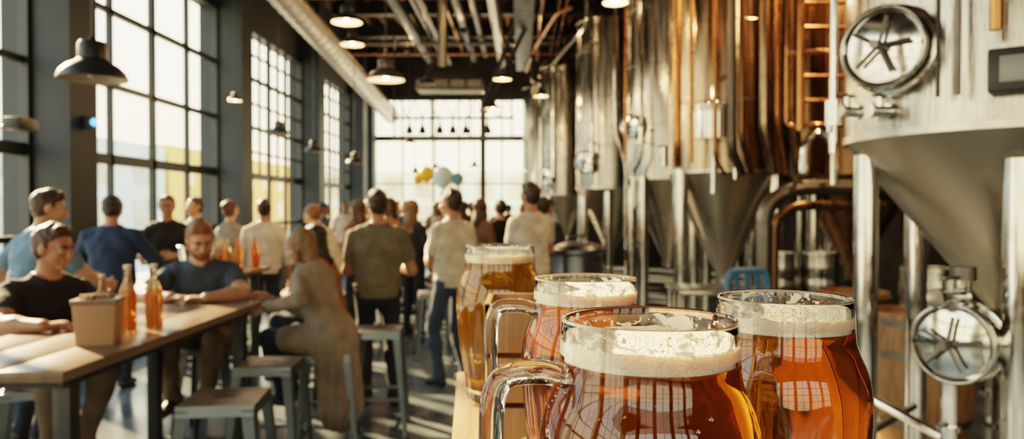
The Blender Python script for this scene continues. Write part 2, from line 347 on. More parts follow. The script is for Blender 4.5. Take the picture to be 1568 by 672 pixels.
b.cyl(c,(0,0,1.08),.105,DSTEEL,seg=40); wheel(b,c,n,.145,5,.12); b.torus(c-n*.1,.14,.012,n,CHROME,seg=40)
b.cyl((c.x+.06,c.y+.05,1.2),(c.x+.06,c.y+.05,1.33),.03,CHROME); b.cyl((c.x+.06,c.y+.05,1.33),(c.x+.06,c.y+.05,1.38),.045,DSTEEL); valve(b,(c.x-.02,c.y+.0,1.27),(1,.3,0),1.1)
b.tube([(c.x,c.y+.03,1.0),(c.x,c.y+.03,.62),(c.x+.3,c.y+.1,.5)],.028,CHROME,fil=.08); valve(b,(c.x,c.y+.03,.72),(0,0,1),1.2)
b.cyl((0,0,.25),(0,0,1.0),.05,CHROME); valve(b,(.0,0,.6),(0,0,1),1.8)
b.tube([(-.60,.1,.78),(-.3,-.5,.62),(.6,-.7,.55)],.02,CHROME,fil=.1); b.tube([(-.60,.1,.4),(.6,.05,.4)],.018,CHROME)
b.tube([(-.60,.1,.6),(-.1,.62,.6)],.018,DSTEEL)
b.build('fermentation_tank',(X1,Y1,0))
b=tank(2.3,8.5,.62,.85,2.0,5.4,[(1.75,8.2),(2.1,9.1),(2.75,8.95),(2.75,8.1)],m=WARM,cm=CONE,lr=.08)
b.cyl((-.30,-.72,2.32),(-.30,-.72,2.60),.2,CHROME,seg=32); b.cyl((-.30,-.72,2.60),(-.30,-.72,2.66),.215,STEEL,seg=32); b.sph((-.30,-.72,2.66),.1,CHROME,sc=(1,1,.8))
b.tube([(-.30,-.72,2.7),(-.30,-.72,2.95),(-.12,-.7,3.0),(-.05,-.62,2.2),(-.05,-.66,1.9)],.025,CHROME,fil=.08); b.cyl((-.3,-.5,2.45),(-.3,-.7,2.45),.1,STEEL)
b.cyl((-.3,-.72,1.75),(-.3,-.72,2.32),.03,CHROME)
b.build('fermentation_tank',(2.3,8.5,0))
b=tank(2.15,10.9,.62,.85,2.02,5.4,[(1.7,10.45),(1.65,11.2),(2.6,10.5)],lr=.08)
wheel(b,(-.62,-.38,2.75),(-.8,-.6,0),.18,4,.25); b.tube([(-.5,-.62,5),(-.5,-.62,2.3),(-.6,-.5,2.1),(-.6,-.5,1.6)],.03,CHROME,fil=.1); valve(b,(-.5,-.62,2.6),(0,0,1),2); valve(b,(-.2,-.68,2.3),(0,0,1),2.2)
b.build('fermentation_tank',(2.15,10.9,0))
b=tank(1.6,13.5,.62,.85,1.95,5.1,[(1.5,12.93),(1.1,13.3),(2.0,13.9)],lr=.08)
wheel(b,(-.50,-.55,2.4),(-.6,-.8,0),.2,4,.25); b.tube([(-.4,-.7,5),(-.4,-.7,2.0)],.03,CHROME); valve(b,(-.4,-.7,2.6),(0,0,1),2)
b.build('fermentation_tank',(1.6,13.5,0))
b=tank(.95,17,.55,.85,1.9,4.95,[(.6,16.6),(1.3,16.6),(.95,17.5)],lr=.07); b.tube([(-.3,-.6,4.6),(-.3,-.6,1.9)],.035,CHROME); wheel(b,(-.45,-.45,2.3),(-.6,-.8,0),.2,4,.2); b.build('fermentation_tank',(.95,17,0))
b=tank(.5,20.2,.5,.85,1.85,5.0,[(.2,19.85),(.8,19.85),(.5,20.65)],lr=.07); b.build('fermentation_tank',(.5,20.2,0))
b=tank(4.0,9.0,.72,.85,2.0,5.3,[(3.4,8.7),(4.4,8.5),(4.0,9.65)],m=BRONZE,cm=BRONZE,lr=.07); b.build('copper_brew_tank',(4.0,9.0,0))
b=tank(4.1,5.8,.72,.85,2.0,5.3,[(3.55,5.5),(4.5,5.3),(4.1,6.45)],m=BRONZE,cm=CONE,lr=.07); b.build('copper_brew_tank',(4.1,5.8,0))
b=tank(3.9,12.2,.7,.85,2.0,5.3,[(3.3,11.9),(4.4,11.8),(3.9,12.8)],m=STEEL,cm=CONE,lr=.07); b.build('fermentation_tank',(3.9,12.2,0))
b=MB()
b.tube([(1.58,7.6,5.8),(1.58,7.6,2.2),(1.62,7.75,2.05)],.045,COPPER,fil=.1); b.tube([(1.70,7.5,5.8),(1.70,7.5,2.05)],.025,COPPER)
for i,(x,r,m) in enumerate([(1.95,.02,COPPER),(2.12,.045,DSTEEL),(2.22,.03,BRONZE),(2.45,.05,WARM),(2.58,.03,COPPER),(2.72,.06,BRONZE)]): b.tube([(x,7.55,5.8),(x,7.55,2.1+.1*i),(x+.15,7.7,1.95)],r,m,fil=.1)
for i in range(7):
    z=2.35+i*.22; b.tube([(2.45,6.9,5.8),(2.45,6.9,z),(2.62+.03*i,6.7,z),(3.2,6.8,z)] if i in(0,3) else [(2.52,6.75,z),(3.2,6.75,z),(3.2,7.0,z)],.022,COPPER,fil=.08)
b.tube([(2.52,6.75,5.8),(2.52,6.75,2.3)],.035,COPPER); b.tube([(3.0,6.7,5.8),(3.0,6.7,2.2)],.03,DSTEEL); b.tube([(3.2,6.7,5.8),(3.2,6.7,2.2)],.04,BRONZE)
b.tube([(2.15,6.6,0),(2.15,6.6,1.62),(2.4,6.6,1.78),(3.3,6.6,1.78)],.07,DSTEEL,fil=.2); b.tube([(2.3,6.8,0),(2.3,6.8,1.5),(2.5,6.8,1.62),(3.3,6.8,1.62)],.045,BRONZE,fil=.2)
b.tube([(2.42,6.4,1.9),(2.42,6.4,2.15),(2.55,6.4,2.28),(2.68,6.4,2.15),(2.68,6.4,1.8)],.035,CHROME,fil=.14)
b.build('brewery_pipework')
b=MB()
b.tube([(1.05,12.2,5.8),(1.05,12.2,4.6),(.6,14.5,4.4),(.6,14.5,2.2)],.03,CHROME,fil=.15); b.tube([(.2,16.0,5.8),(.2,16.0,4.3),(.4,16.0,4.3),(.4,16.0,2)],.03,CHROME,fil=.15)
b.tube([(.85,12.6,5.0),(.6,13,5.0),(.25,16,5.0),(.1,18.5,5.0)],.035,COPPER,fil=.2)
b.tube([(1.25,10.0,5.8),(1.25,10.0,2.6),(1.4,10.0,2.2),(1.4,10.0,1.2)],.028,CHROME,fil=.15); b.tube([(1.38,9.9,5.8),(1.38,9.9,2.2)],.02,COPPER)
b.build('steel_pipework')
b=MB(); b.bb(5.2,XR-.02,2,20,3.0,3.1,DSTEEL)
for y in range(2,21,2):
    b.cyl((5.25,y,0),(5.25,y,3.0),.06,BLACK,seg=12); b.cyl((5.25,y,3.1),(5.25,y,4.1),.02,COPPER,seg=8)
for z in (3.6,4.1): b.tube([(5.25,2,z),(5.25,20,z)],.022,COPPER)
b.build('mezzanine_walkway')
# ------------------------------------------------------------------ floor equipment (right)
def keg():
    b=MB(); b.lathe([(0,.03),(.15,.03),(.185,.0),(.19,.0),(.192,.06),(.19,.09),(.2,.14),(.196,.2),(.2,.21),(.2,.29),(.196,.3),(.196,.36),(.2,.37),(.197,.45),(.19,.5),(.192,.55),(.19,.58),(.183,.58),(.18,.51),(.1,.54),(0,.545)],STEEL,seg=32)
    b.cyl((0,0,.54),(0,0,.57),.04,CHROME); return b.build('beer_keg')
k=keg(); k.location=(2.52,7.35,0)
for p in [(2.52,7.35,.58),(2.95,7.4,0),(2.95,7.4,.58),(3.0,5.5,0),(3.0,5.5,.58)]: inst(k,p,random.random()*6)
def barrel(x,y):
    b=MB(); b.lathe([(0,.04),(.24,.04),(.26,0),(.27,0),(.31,.2),(.335,.45),(.31,.72),(.27,.92),(.255,.92),(.245,.88),(0,.88)],WOODB,seg=28)
    for z,r in ((.06,.281),(.24,.318),(.66,.32),(.86,.285)): b.lathe([(r-.008,z-.02),(r+.003,z-.02),(r+.003,z+.02),(r-.008,z+.02)],DSTEEL,seg=28)
    return b.build('oak_barrel',(x,y,0))
barrel(2.72,6.1); barrel(2.6,4.9)
b=MB(); b.bb(-.45,.25,-.3,.3,.9,.94,STEEL,bev=.008); b.bb(-.4,.2,-.26,.26,.3,.32,STEEL)
for x in (-.42,.22):
    for y in (-.27,.27): b.cyl((x,y,0),(x,y,.9),.02,CHROME,seg=10)
b.build('stainless_work_table',(1.7,6.2,0))
b=MB(); b.bb(-.2,.2,-.2,.2,.66,.7,BLUEP,bev=.015)
for x in (-.17,.17):
    b.tube([(x*1.15,-.2,0),(x,-.17,.68)],.02,BLUEP); b.tube([(x*1.15,.22,0),(x,.18,.68),(x*1.05,.22,1.08)],.02,BLUEP,fil=.1)
b.tube([(-.18,.22,1.0),(-.15,.22,1.12),(.15,.22,1.12),(.18,.22,1.0)],.028,BLUEP,fil=.05); b.bb(-.16,.16,.205,.235,.93,.97,BLUEP)
for x in (-.09,0,.09): b.bb(x-.02,x+.02,.21,.23,.7,1.1,BLUEP)
b.bb(-.19,.19,-.2,-.18,.25,.28,BLUEP)
b.build('blue_plastic_chair',(1.78,5.45,0),rz=.3)
b=MB(); b.lathe([(0,.1),(.24,.1),(.27,.14),(.28,.7),(.29,.72),(.29,.78),(.28,.8),(.28,1.1),(.3,1.12),(.3,1.16),(.27,1.2),(.1,1.24),(0,1.24)],mat('kettle_dark',(.12,.13,.15),.3,1,rvar=.1),seg=40)
for a in range(3): b.cyl((.2*math.cos(a*2.09),.2*math.sin(a*2.09),0),(.2*math.cos(a*2.09),.2*math.sin(a*2.09),.14),.02,DSTEEL)
b.tube([(-.1,0,1.22),(-.1,0,1.3),(.1,0,1.3),(.1,0,1.22)],.012,CHROME,fil=.03)
for sx in (-1,1): b.tube([(sx*.28,-.06,.95),(sx*.34,-.06,.95),(sx*.34,.06,.95),(sx*.28,.06,.95)],.012,CHROME,fil=.03)
b.build('brew_kettle',(.58,7.9,0))
# ------------------------------------------------------------------ beer ledge and mugs
ZL=1.275
b=MB()
for i in range(4): b.bb(-.10+.128*i,-.10+.128*i+.124,-.3,.85,-.04,0,WOODL,bev=.004)
b.bb(-.06,.38,-.25,-.2,-.1,-.04,BLACK); b.bb(-.06,.38,.72,.77,-.1,-.04,BLACK)
for x in (-.04,.36):
    for y in (-.22,.74): b.bb(x-.025,x+.025,y-.025,y+.025,-ZL,-.04,BLACK)
b.bb(-.06,.38,-.24,-.2,-ZL+.15,-ZL+.19,BLACK); b.bb(-.06,.38,.72,.76,-ZL+.15,-ZL+.19,BLACK)
b.build('high_wooden_table',(.03,.62,ZL),rz=math.radians(4))
OUT=[(0,0),(.044,0),(.050,.003),(.053,.012),(.0545,.03),(.0585,.055),(.064,.09),(.0678,.125),(.0695,.15),(.0695,.165),(.068,.18),(.0645,.193),(.0600,.204),(.0570,.213),(.0560,.222),(.0555,.235),(.0548,.246),(.0542,.2495),(.0532,.25)]
INN=[(.0522,.2485),(.0525,.235),(.0531,.222),(.0541,.213),(.0572,.203),(.0617,.1915),(.0650,.179),(.0664,.165),(.0663,.15),(.0645,.125),(.0605,.09),(.0545,.055),(.050,.035),(.046,.026),(.03,.022),(0,.022)]
ZF0,ZF1=.2240,.2345
def refine(P,k=3):
    Q=[]
    for i in range(len(P)-1):
        p0=P[max(i-1,0)];p1=P[i];p2=P[i+1];p3=P[min(i+2,len(P)-1)]
        for j in range(k):
            t=j/k; f=lambda a,b_,c,d:.5*((2*b_)+(-a+c)*t+(2*a-5*b_+4*c-d)*t*t+(-a+3*b_-3*c+d)*t**3)
            Q.append((max(0,f(p0[0],p1[0],p2[0],p3[0])),f(p0[1],p1[1],p2[1],p3[1])))
    Q.append(P[-1]); return Q
def beer_mug(name,x,y,ang,beer,flutes=12,amp=.012,s=1.0,drops=0):
    root=bpy.data.objects.new(name,None); COL.objects.link(root); root.location=(x,y,ZL); root.rotation_euler=(0,0,ang); root.scale=(s,s,s)
    def mod(t,r,z):
        if .03<z<.17: 
            w=math.sin(math.pi*(z-.03)/.14)**.7; return 1-amp*w*(abs(math.cos(flutes*t/2))**4)
        return 1
    O=[(0,0)]+refine(OUT[1:],3); I=refine(INN[:-1],2)+[(0,.022)]
    b=MB(); b.lathe(O+I,GLASS,seg=144,mod=mod); b.build('glass_body',parent=root,angle=60)
    b=MB(); hp=[(-.052,0,.214),(-.068,0,.219),(-.090,0,.219),(-.099,0,.211),(-.102,0,.19),(-.102,0,.13),(-.101,0,.09),(-.096,0,.07),(-.082,0,.062),(-.0610,0,.072)]
    P=[Vector(p) for p in hp]; Q=[]
    for i in range(len(P)-1):
        p0=P[max(i-1,0)];p1=P[i];p2=P[i+1];p3=P[min(i+2,len(P)-1)]
        for j in range(4):
            t=j/4; Q.append(.5*((2*p1)+(p2-p0)*t+(2*p0-5*p1+4*p2-p3)*t*t+(3*p1-p0-3*p2+p3)*t**3))
    Q.append(P[-1]); b.tube(Q,.0075,GLASS,seg=20); b.build('glass_handle',parent=root,angle=80)
    b=MB(); B=[(r+.0004,z) for r,z in [(.0527,ZF0)]+[q for q in INN[3:-1]]]
    b.lathe([(0,ZF0)]+refine(B,2)+[(0,.0216)],beer,seg=144,mod=mod); b.build('beer_liquid',parent=root,angle=60)
    b=MB(); rr=[0]+[.0522*i/26 for i in range(1,27)]
    b.lathe([(0,ZF0-.0003),(.0524,ZF0-.0003),(.0529,ZF0+.004),(.0526,ZF1+.0012)]+[(r,ZF1-.002*(1-(r/.052)**6)) for r in rr[::-1]],FOAM,seg=110,mod=None)
    fo=b.build('foam_head',parent=root,angle=80)
    for v in fo.data.vertices:
        r=math.hypot(v.co.x,v.co.y); a=math.atan2(v.co.y,v.co.x)
        if v.co.z>ZF1-.006 and r<.0524:
            X_,Y_=v.co.x*1000,v.co.y*1000
            v.co.z+=.0005*(math.sin(X_*.19+x*50)*math.cos(Y_*.17+1)+.6*math.sin(X_*.43+Y_*.38)+.3*math.sin(X_*1.1+math.sin(Y_*.7)*2)*math.sin(Y_*1.2+x*90))
            if r>.047: v.co.z+=max(0,.0035*math.sin(a*5+x*40)*math.sin(a*3+1+y*20))*(r-.047)/.0054
        if v.co.z<ZF0+.001 and r>.05: v.co.z-=.0012+.0012*math.sin(a*7)
    b=MB(); b.lathe([(.05225,ZF1-.001),(.0521,.248)],LACE,seg=96); b.build('foam_lacing',parent=root)
    b=MB()
    for i in range(110):
        a=random.uniform(0,6.28); z=ZF1+random.random()**2*.010; r=.0518
        b.sph((r*math.cos(a),r*math.sin(a),z),random.uniform(.0004,.0011),FOAM,seg=8)
    for i in range(70):
        a=random.uniform(0,6.28); r=.049*math.sqrt(random.random()); b.sph((r*math.cos(a),r*math.sin(a),ZF1-.0014),random.uniform(.0006,.0016),FOAM,sc=(1,1,.6),seg=8)
    b.build('foam_bubbles',parent=root)
    if drops:
        b=MB()
        for i in range(drops):
            a=random.uniform(2.2,5.2)-ang; z=random.uniform(.12,.212); R_=np.interp(z,[.125,.15,.165,.18,.193,.204,.213],[.0678,.0695,.0695,.068,.0645,.06,.057])
            q=random.uniform(.0004,.0012); b.sph((R_*math.cos(a),R_*math.sin(a),z),q,GLASS,sc=(1,1,1.25),seg=8)
        b.build('condensation',parent=root)
    return root
beer_mug('beer_mug',.081,.475,math.radians(16),AMBER,14,.02,s=1.02,drops=160)
beer_mug('beer_mug',.068,.80,math.radians(4),AMBER,18,.03)
beer_mug('beer_mug',.222,.63,math.radians(-80),AMBER,10,.035)
beer_mug('beer_mug',-.038,1.24,math.radians(-70),GOLD,16,.045,s=1.05)
b=MB(); w,d,h,t=.075,.13,.2,.008
b.bb(-w/2,w/2,-d/2,d/2,0,t,WOODL)
for z0,z1 in ((.01,.065),(.072,.13),(.137,.2)):
    b.bb(-w/2,-w/2+t,-d/2,d/2,z0,z1,WOODL,bev=.001); b.bb(w/2-t,w/2,-d/2,d/2,z0,z1,WOODL,bev=.001)
    b.bb(-w/2,w/2,-d/2,-d/2+t,z0,z1,WOODL,bev=.001); b.bb(-w/2,w/2,d/2-t,d/2,z0,z1,WOODL,bev=.001)
b.build('wooden_caddy',(-.012,1.02,ZL))
# ------------------------------------------------------------------ bar tables, stools
def bar_table(name,x0,x1,y0,y1,h):
    b=MB(); n=3; w=(x1-x0)/n
    for i in range(n): b.bb(x0+i*w+.0004,x0+(i+1)*w-.0004,y0,y1,h-.04,h,WOODT,bev=.001)
    b.bb(x0+.06,x1-.06,y0+.1,y1-.1,h-.085,h-.04,BLACK)
    for y in (y0+.18,y1-.18):
        for x in (x0+.1,x1-.1): b.bb(x-.035,x+.035,y-.035,y+.035,0,h-.05,BLACK,bev=.004)
        b.bb(x0+.1,x1-.1,y-.025,y+.025,.10,.15,BLACK)
    b.bb((x0+x1)/2-.025,(x0+x1)/2+.025,y0+.18,y1-.18,.10,.15,BLACK)
    return b.build(name)
bar_table('bar_table',-2.42,-1.68,2.67,4.8,1.0)
bar_table('bar_table',-3.4,-2.6,6.9,7.6,1.0)
bar_table('bar_table',-3.2,-2.5,8.9,11.5,1.0)
bar_table('bar_table',-1.9,-1.3,10.2,12.5,1.0)
def stool(h):
    b=MB(); w=.155; e=.21
    b.bb(-w,w,-w,w,h-.012,h,STOOLT,bev=.005)
    b.bb(-.045,.045,-.012,.012,h-.001,h+.0015,BLACK)
    for sx,sy in ((0,1),(0,-1),(1,0),(-1,0)):
        if sx: b.hexa([(sx*w,-w,h-.05),(sx*(w+.008),-w,h-.05),(sx*(w+.008),w,h-.05),(sx*w,w,h-.05),(sx*(w-.004),-w,h-.004),(sx*w,-w,h-.004),(sx*w,w,h-.004),(sx*(w-.004),w,h-.004)],STOOLM)
        else: b.hexa([(-w,sy*w,h-.05),(w,sy*w,h-.05),(w,sy*(w+.008),h-.05),(-w,sy*(w+.008),h-.05),(-w,sy*(w-.004),h-.004),(w,sy*(w-.004),h-.004),(w,sy*w,h-.004),(-w,sy*w,h-.004)],STOOLM)
    for sx in (-1,1):
        for sy in (-1,1):
            a0=w+.004; a1=e; t0,t1=.055,.03; th=.006
            b.hexa([(sx*(a1-t1),sy*a1,0),(sx*a1,sy*a1,0),(sx*a1,sy*(a1-th),0),(sx*(a1-t1),sy*(a1-th),0),(sx*(a0-t0),sy*a0,h-.02),(sx*a0,sy*a0,h-.02),(sx*a0,sy*(a0-th),h-.02),(sx*(a0-t0),sy*(a0-th),h-.02)],STOOLM)
            b.hexa([(sx*a1,sy*(a1-t1),0),(sx*a1,sy*a1,0),(sx*(a1-th),sy*a1,0),(sx*(a1-th),sy*(a1-t1),0),(sx*a0,sy*(a0-t0),h-.02),(sx*a0,sy*a0,h-.02),(sx*(a0-th),sy*a0,h-.02),(sx*(a0-th),sy*(a0-t0),h-.02)],STOOLM)
            b.cyl((sx*(e-.01),sy*(e-.01),0),(sx*(e-.01),sy*(e-.01),.015),.018,BLACK,seg=10)
    q=e-(e-w)*.26/h-.006
    for s_ in (-1,1):
        b.bb(-q,q,s_*q-.004,s_*q+.004,.248,.272,STOOLM); b.bb(s_*q-.004,s_*q+.004,-q,q,.248,.272,STOOLM)
    return b.build('metal_bar_stool')
st=stool(.70); st.location=(-1.42,3.5,0); st.rotation_euler=(0,0,.12); st.scale=(1.12,1.12,1)
inst(st,(-1.48,4.30,0),.05,1.05,1)
SZ=.9
for x,y,r in [(-2.66,4.0,.5),(-2.20,5.17,.1),(-1.32,4.97,.2),(-1.48,5.72,0)]: inst(st,(x,y,0),r,1,SZ)
inst(st,(-1.02,5.25,0),.1,1,1.06)
for x,y,r in [(-.95,7.9,.2),(-2.7,3.1,.1),(-1.1,9.9,.3),(-.95,8.6,.3)]: inst(st,(x,y,0),r)
b=MB()
w0,w1,h=.075,.088,.2
b.hexa([(-w0,-w0*.8,0),(w0,-w0*.8,0),(w0,w0*.8,0),(-w0,w0*.8,0),(-w1,-w1*.8,h),(w1,-w1*.8,h),(w1,w1*.8,h),(-w1,w1*.8,h)],KRAFT,.004)
b.hexa([(-w1*1.03,-w1*.84,h-.02),(w1*1.03,-w1*.84,h-.02),(w1*1.03,w1*.84,h-.02),(-w1*1.03,w1*.84,h-.02),(-w1*1.04,-w1*.85,h+.002),(w1*1.04,-w1*.85,h+.002),(w1*1.04,w1*.85,h+.002),(-w1*1.04,w1*.85,h+.002)],WOODT,.002)
for i in range(7): b.box((random.uniform(-.05,.05),random.uniform(-.04,.04),h+.01),(.05,.012,.02),KRAFT,rot=random.random()*3)
b.build('napkin_box',(-1.87,3.23,1.0),rz=.25)
OG=mat('orange_drink',(.80,.32,.08),.05,trans=.75,ior=1.3,var=.1)
CG=mat('bottle_glass',(.85,.72,.55),.03,trans=.9,ior=1.2,var=.02)
def bottle():
    b=MB(); b.lathe([(0,0),(.038,0),(.041,.006),(.041,.17),(.038,.19),(.024,.225),(.0165,.245),(.0155,.30),(.018,.302),(.018,.318),(0,.318)],CG,seg=24,
        matf=lambda p,q: OG if q[1]<.2 else (CAP if p[1]>=.3 else CG)); return b.build('drink_bottle')
bo=bottle(); bo.location=(-1.94,3.6,1.0)
inst(bo,(-1.84,3.66,1.0)); inst(bo,(-2.09,3.64,1.0),0,.85)
def cluster(name,x0,x1,y0,y1,z,n):
    b=MB()
    for i in range(n):
        x=random.uniform(x0,x1); y=random.uniform(y0,y1); s=random.uniform(.8,1.05); m=random.choice([OG,CG,OG])
        if random.random()<.55: b.lathe([(0,0),(.038*s,0),(.041*s,.17*s),(.02*s,.23*s),(.0155*s,.30*s),(0,.30*s)],m,c=(x,y,z),seg=12)
        else: b.lathe([(0,0),(.035,0),(.042,.14),(.040,.14),(.034,.01),(0,.01)],m,c=(x,y,z),seg=12)
    b.build(name)
cluster('bottle_group',-3.1,-2.65,7.0,7.5,1.0,16); cluster('bottle_group',-3.15,-2.55,9,11.3,1.0,26); cluster('bottle_group',-1.85,-1.35,10.3,12.3,1.0,22)
b=MB(); b.lathe([(0,0),(.11,0),(.14,.22),(.15,.225),(.145,.23),(.135,.22),(.105,.02),(0,.02)],CHROME,seg=28); b.build('ice_bucket',(-3.25,7.25,1.0))
b=MB(); b.bb(-.75,-.05,10.5,14,1.04,1.1,WOODT,bev=.01); b.bb(-.68,-.12,10.6,13.9,0,1.04,mat('counter_panel',(.08,.06,.045),.5,var=.2))
for i in range(10): b.bb(-.69,-.11,10.6+i*.33,10.62+i*.33,.1,1.0,BLACK)
b.build('service_counter'); cluster('bottle_group',-.65,-.15,10.6,13.8,1.1,26)
YB1=mat('yellow_balloon',(.80,.42,.05),.4,var=.05); BB1=mat('pale_blue_balloon',(.50,.72,.76),.4,var=.05); BB2=mat('blue_balloon',(.12,.28,.42),.4,var=.05)
b=MB()
for x,z,r,m in ((-1.95,2.28,.16,YB1),(-1.62,2.22,.22,BB1),(-1.32,2.18,.13,BB2),(-2.12,2.18,.1,YB1)):
    b.lathe([(0,-r*1.25),(r*.12,-r*1.22),(r*.08,-r*1.12),(r*.5,-r*.85),(r*.88,-r*.4),(r,0.05*r),(r*.93,r*.45),(r*.6,r*.85),(r*.25,r*1.02),(0,r*1.05)],m,c=(x,15,z),seg=20)
    b.tube([(x,15,z-r*1.2),(-1.7,15,1.05)],.004,BLACK,seg=5)
b.build('balloon_cluster')
bar_table('bar_table',-2.2,-1.3,14.7,15.6,1.05)
b=MB(); b.box((-4.19,7.1,2.42),(.1,.1,.12),BLACK,bev=.01); b.cyl((-4.14,7.1,2.42),(-4.09,7.02,2.42),.03,mat('indicator_blue',(.1,.3,.9),.3,emis=(.1,.4,1),estr=4)); b.build('wall_sensor')
b=MB(); b.box((-4.1,6.0,2.28),(.14,.26,.1),BLACK,bev=.012); b.tube([(-4.62,6.4,2.3),(-4.3,6.2,2.3),(-4.15,6.05,2.3)],.015,BLACK); b.build('wall_camera')

# ------------------------------------------------------------------ PEOPLE
def unit(v): return v/np.linalg.norm(v)
def A(*v): return np.array(v,float)
ico=bmesh.new(); bmesh.ops.create_icosphere(ico,subdivisions=2,radius=1); ICO=np.array([v.co[:] for v in ico.verts]); ico.free()
def rot(v,ax,a):
    ax=unit(ax); return v*math.cos(a)+np.cross(ax,v)*math.sin(a)+ax*np.dot(ax,v)*(1-math.cos(a))
def ik(a,t,l1,l2,pole):
    d=t-a; L=np.linalg.norm(d); L2=min(L,l1+l2-.004); dn=d/L; t=a+dn*L2
    x=(l1*l1-l2*l2+L2*L2)/(2*L2); h=math.sqrt(max(0,l1*l1-x*x)); p=pole-dn*np.dot(pole,dn); p=unit(p)
    return a+dn*x+p*h, t
KLAB={'shirt':.020,'pants':.014,'skin':.010,'hair':.008,'face':.005,'shoe':.006,'eye':.001,'iris':.001,'lip':.003,'hand':.0022,'sleeve':.012}
def sdf(prims,P):
    D=np.empty((len(P),len(prims)),np.float32)
    for j,p in enumerate(prims):
        if p[0]=='c':
            _,a,b_,ra,rb,lab,n,s=p; Q=P-a
            if n is not None: Q=Q+np.outer(Q@n,n)*(1/s-1)
            ba=b_-a
            if n is not None: ba=ba+n*np.dot(ba,n)*(1/s-1)
            bb=ba@ba
            h=np.clip((Q@ba)/bb,0,1) if bb>1e-9 else np.zeros(len(P))
            d=np.linalg.norm(Q-np.outer(h,ba),axis=1)-(ra+(rb-ra)*h)
            if n is not None: d=d*(.5+.5*s)
            D[:,j]=d
        else:
            _,c,R,r,lab=p; q=(P-c)@R.T; k0=np.linalg.norm(q/r,axis=1)+1e-9; k1=np.linalg.norm(q/(r*r),axis=1)+1e-9; D[:,j]=k0*(k0-1)/k1
    return D
_pc=0
def person(name,loc,yaw,H=1.75,hip=.93,lean=0,side=0,twist=0,head=(0,0),RH=None,LH=None,RF=None,LF=None,
           shirt=None,pants=None,skin=None,hairm=None,shoe=None,hair='short',beard=False,sleeve='short',vox=.008,fem=False,coat=False,
           rn=None,ln=None,rpole=None,lpole=None,rd=None,ld=None,curl=.5,build=1.0):
    global _pc; _pc+=1
    S=H/1.75; th=math.radians(yaw); ct,sn=math.cos(th),math.sin(th); R2=np.array([[ct,-sn,0],[sn,ct,0],[0,0,1]]); L0=A(*loc,0)
    def tl(p): return (R2.T@(A(*p)-L0))/S
    pr=[]
    def cap(a,b_,ra,rb,lab,n=None,s=1): pr.append(('c',a*S,b_*S,ra*S,rb*S,lab,n,s))
    def ell(c,R,r,lab): pr.append(('e',c*S,np.array(R),A(*r)*S,lab))
    Z=A(0,0,1); hz=hip/S; P=A(0,0,hz)
    le,sd,tw=math.radians(lean),math.radians(side),math.radians(twist)
    u=unit(A(math.sin(sd),math.sin(le)*math.cos(sd),math.cos(le)*math.cos(sd)))
    r=A(math.cos(tw),math.sin(tw),0); r=unit(r-u*np.dot(r,u)); f=np.cross(u,r); X=A(1,0,0); Y=A(0,1,0)
    u1=unit(u*.5+Z*.5); mid=P+u1*.16
    sw=.172*(.88 if fem else 1)*build; bw=build*(.86 if fem else 1)
    nk=mid+u*.345; sh=mid+u*.282
    cap(P-X*.065+Z*.0,P+X*.065,.108,.108,'pants',Y,.95); ell(P+A(0,-.05,-.03),np.eye(3),(.14,.09,.10),'pants')
    cap(P+u1*.045,mid,.160*bw,.148*bw,'shirt',f,.70); cap(mid,mid+u*.14,.146*bw,.160*bw,'shirt',f,.68)
    cap(mid+u*.165-r*.07,mid+u*.165+r*.07,.105*bw,.105*bw,'shirt',f,.94)
    cap(sh-r*(sw-.045)-u*.008,sh+r*(sw-.045)-u*.008,.058,.058,'shirt'); cap(sh-r*.05+u*.005,nk-u*.01,.066,.058,'shirt'); cap(sh+r*.05+u*.005,nk-u*.01,.066,.058,'shirt')
    if fem: 
        for q in(-1,1): ell(mid+u*.14+r*.065*q+f*.085,np.eye(3),(.055,.05,.055),'shirt')
    hu=unit(u*.35+Z*.65); hf=unit(f-hu*np.dot(f,hu)); hf=rot(hf,hu,math.radians(head[0])); hr=np.cross(hf,hu); p_=math.radians(head[1]); hf2=hf*math.cos(p_)-hu*math.sin(p_); hu2=hu*math.cos(p_)+hf*math.sin(p_); hf,hu=hf2,hu2
    HC=nk+unit(u+hu)*.170+hf*.02
    RH_=np.array([hr,hf,hu]); hp=lambda x,y,z:HC+hr*x+hf*y+hu*z
    cap(nk-u*.04,hp(0,-.02,-.06),.056*(.86 if fem else 1),.051*(.88 if fem else 1),'skin')
    ell(hp(0,-.012,.022),RH_,(.072,.091,.086),'face'); ell(hp(0,.026,-.030),RH_,(.058,.056,.062),'face'); cap(hp(0,.03,-.055),hp(0,.050,-.086),.043,.025,'face')
    cap(hp(0,.086,.010),hp(0,.104,-.024),.0085,.0125,'face'); cap(hp(-.032,.071,.024),hp(.032,.071,.024),.014,.014,'face')
    cap(hp(-.011,.095,-.029),hp(.011,.095,-.029),.008,.008,'face')
    for q in(-1,1):
        ell(hp(.075*q,-.008,-.004),RH_,(.010,.018,.029),'face'); ell(hp(.036*q,.058,-.022),RH_,(.024,.022,.020),'face')
        if vox<.012:
            cap(hp(.030*q,.0705,.003),hp(.030*q,.0707,.003),.0115,.0115,'eye'); cap(hp(.030*q,.0765,.002),hp(.030*q,.0767,.002),.0068,.0068,'iris')
            cap(hp(.016*q,.0865,.026),hp(.044*q,.0795,.027),.0042,.0034,'hair'); cap(hp(.019*q,.078,.011),hp(.041*q,.074,.010),.0042,.0042,'face')
    cap(hp(-.019,.081,-.058),hp(.019,.081,-.058),.0058,.0058,'lip'); cap(hp(-.008,.0855,-.059),hp(.008,.0855,-.059),.0075,.0075,'lip')
    ell(hp(0,-.034,.042),RH_,(.079,.100,.084),'hair'); ell(hp(0,-.052,-.012),RH_,(.073,.062,.068),'hair')
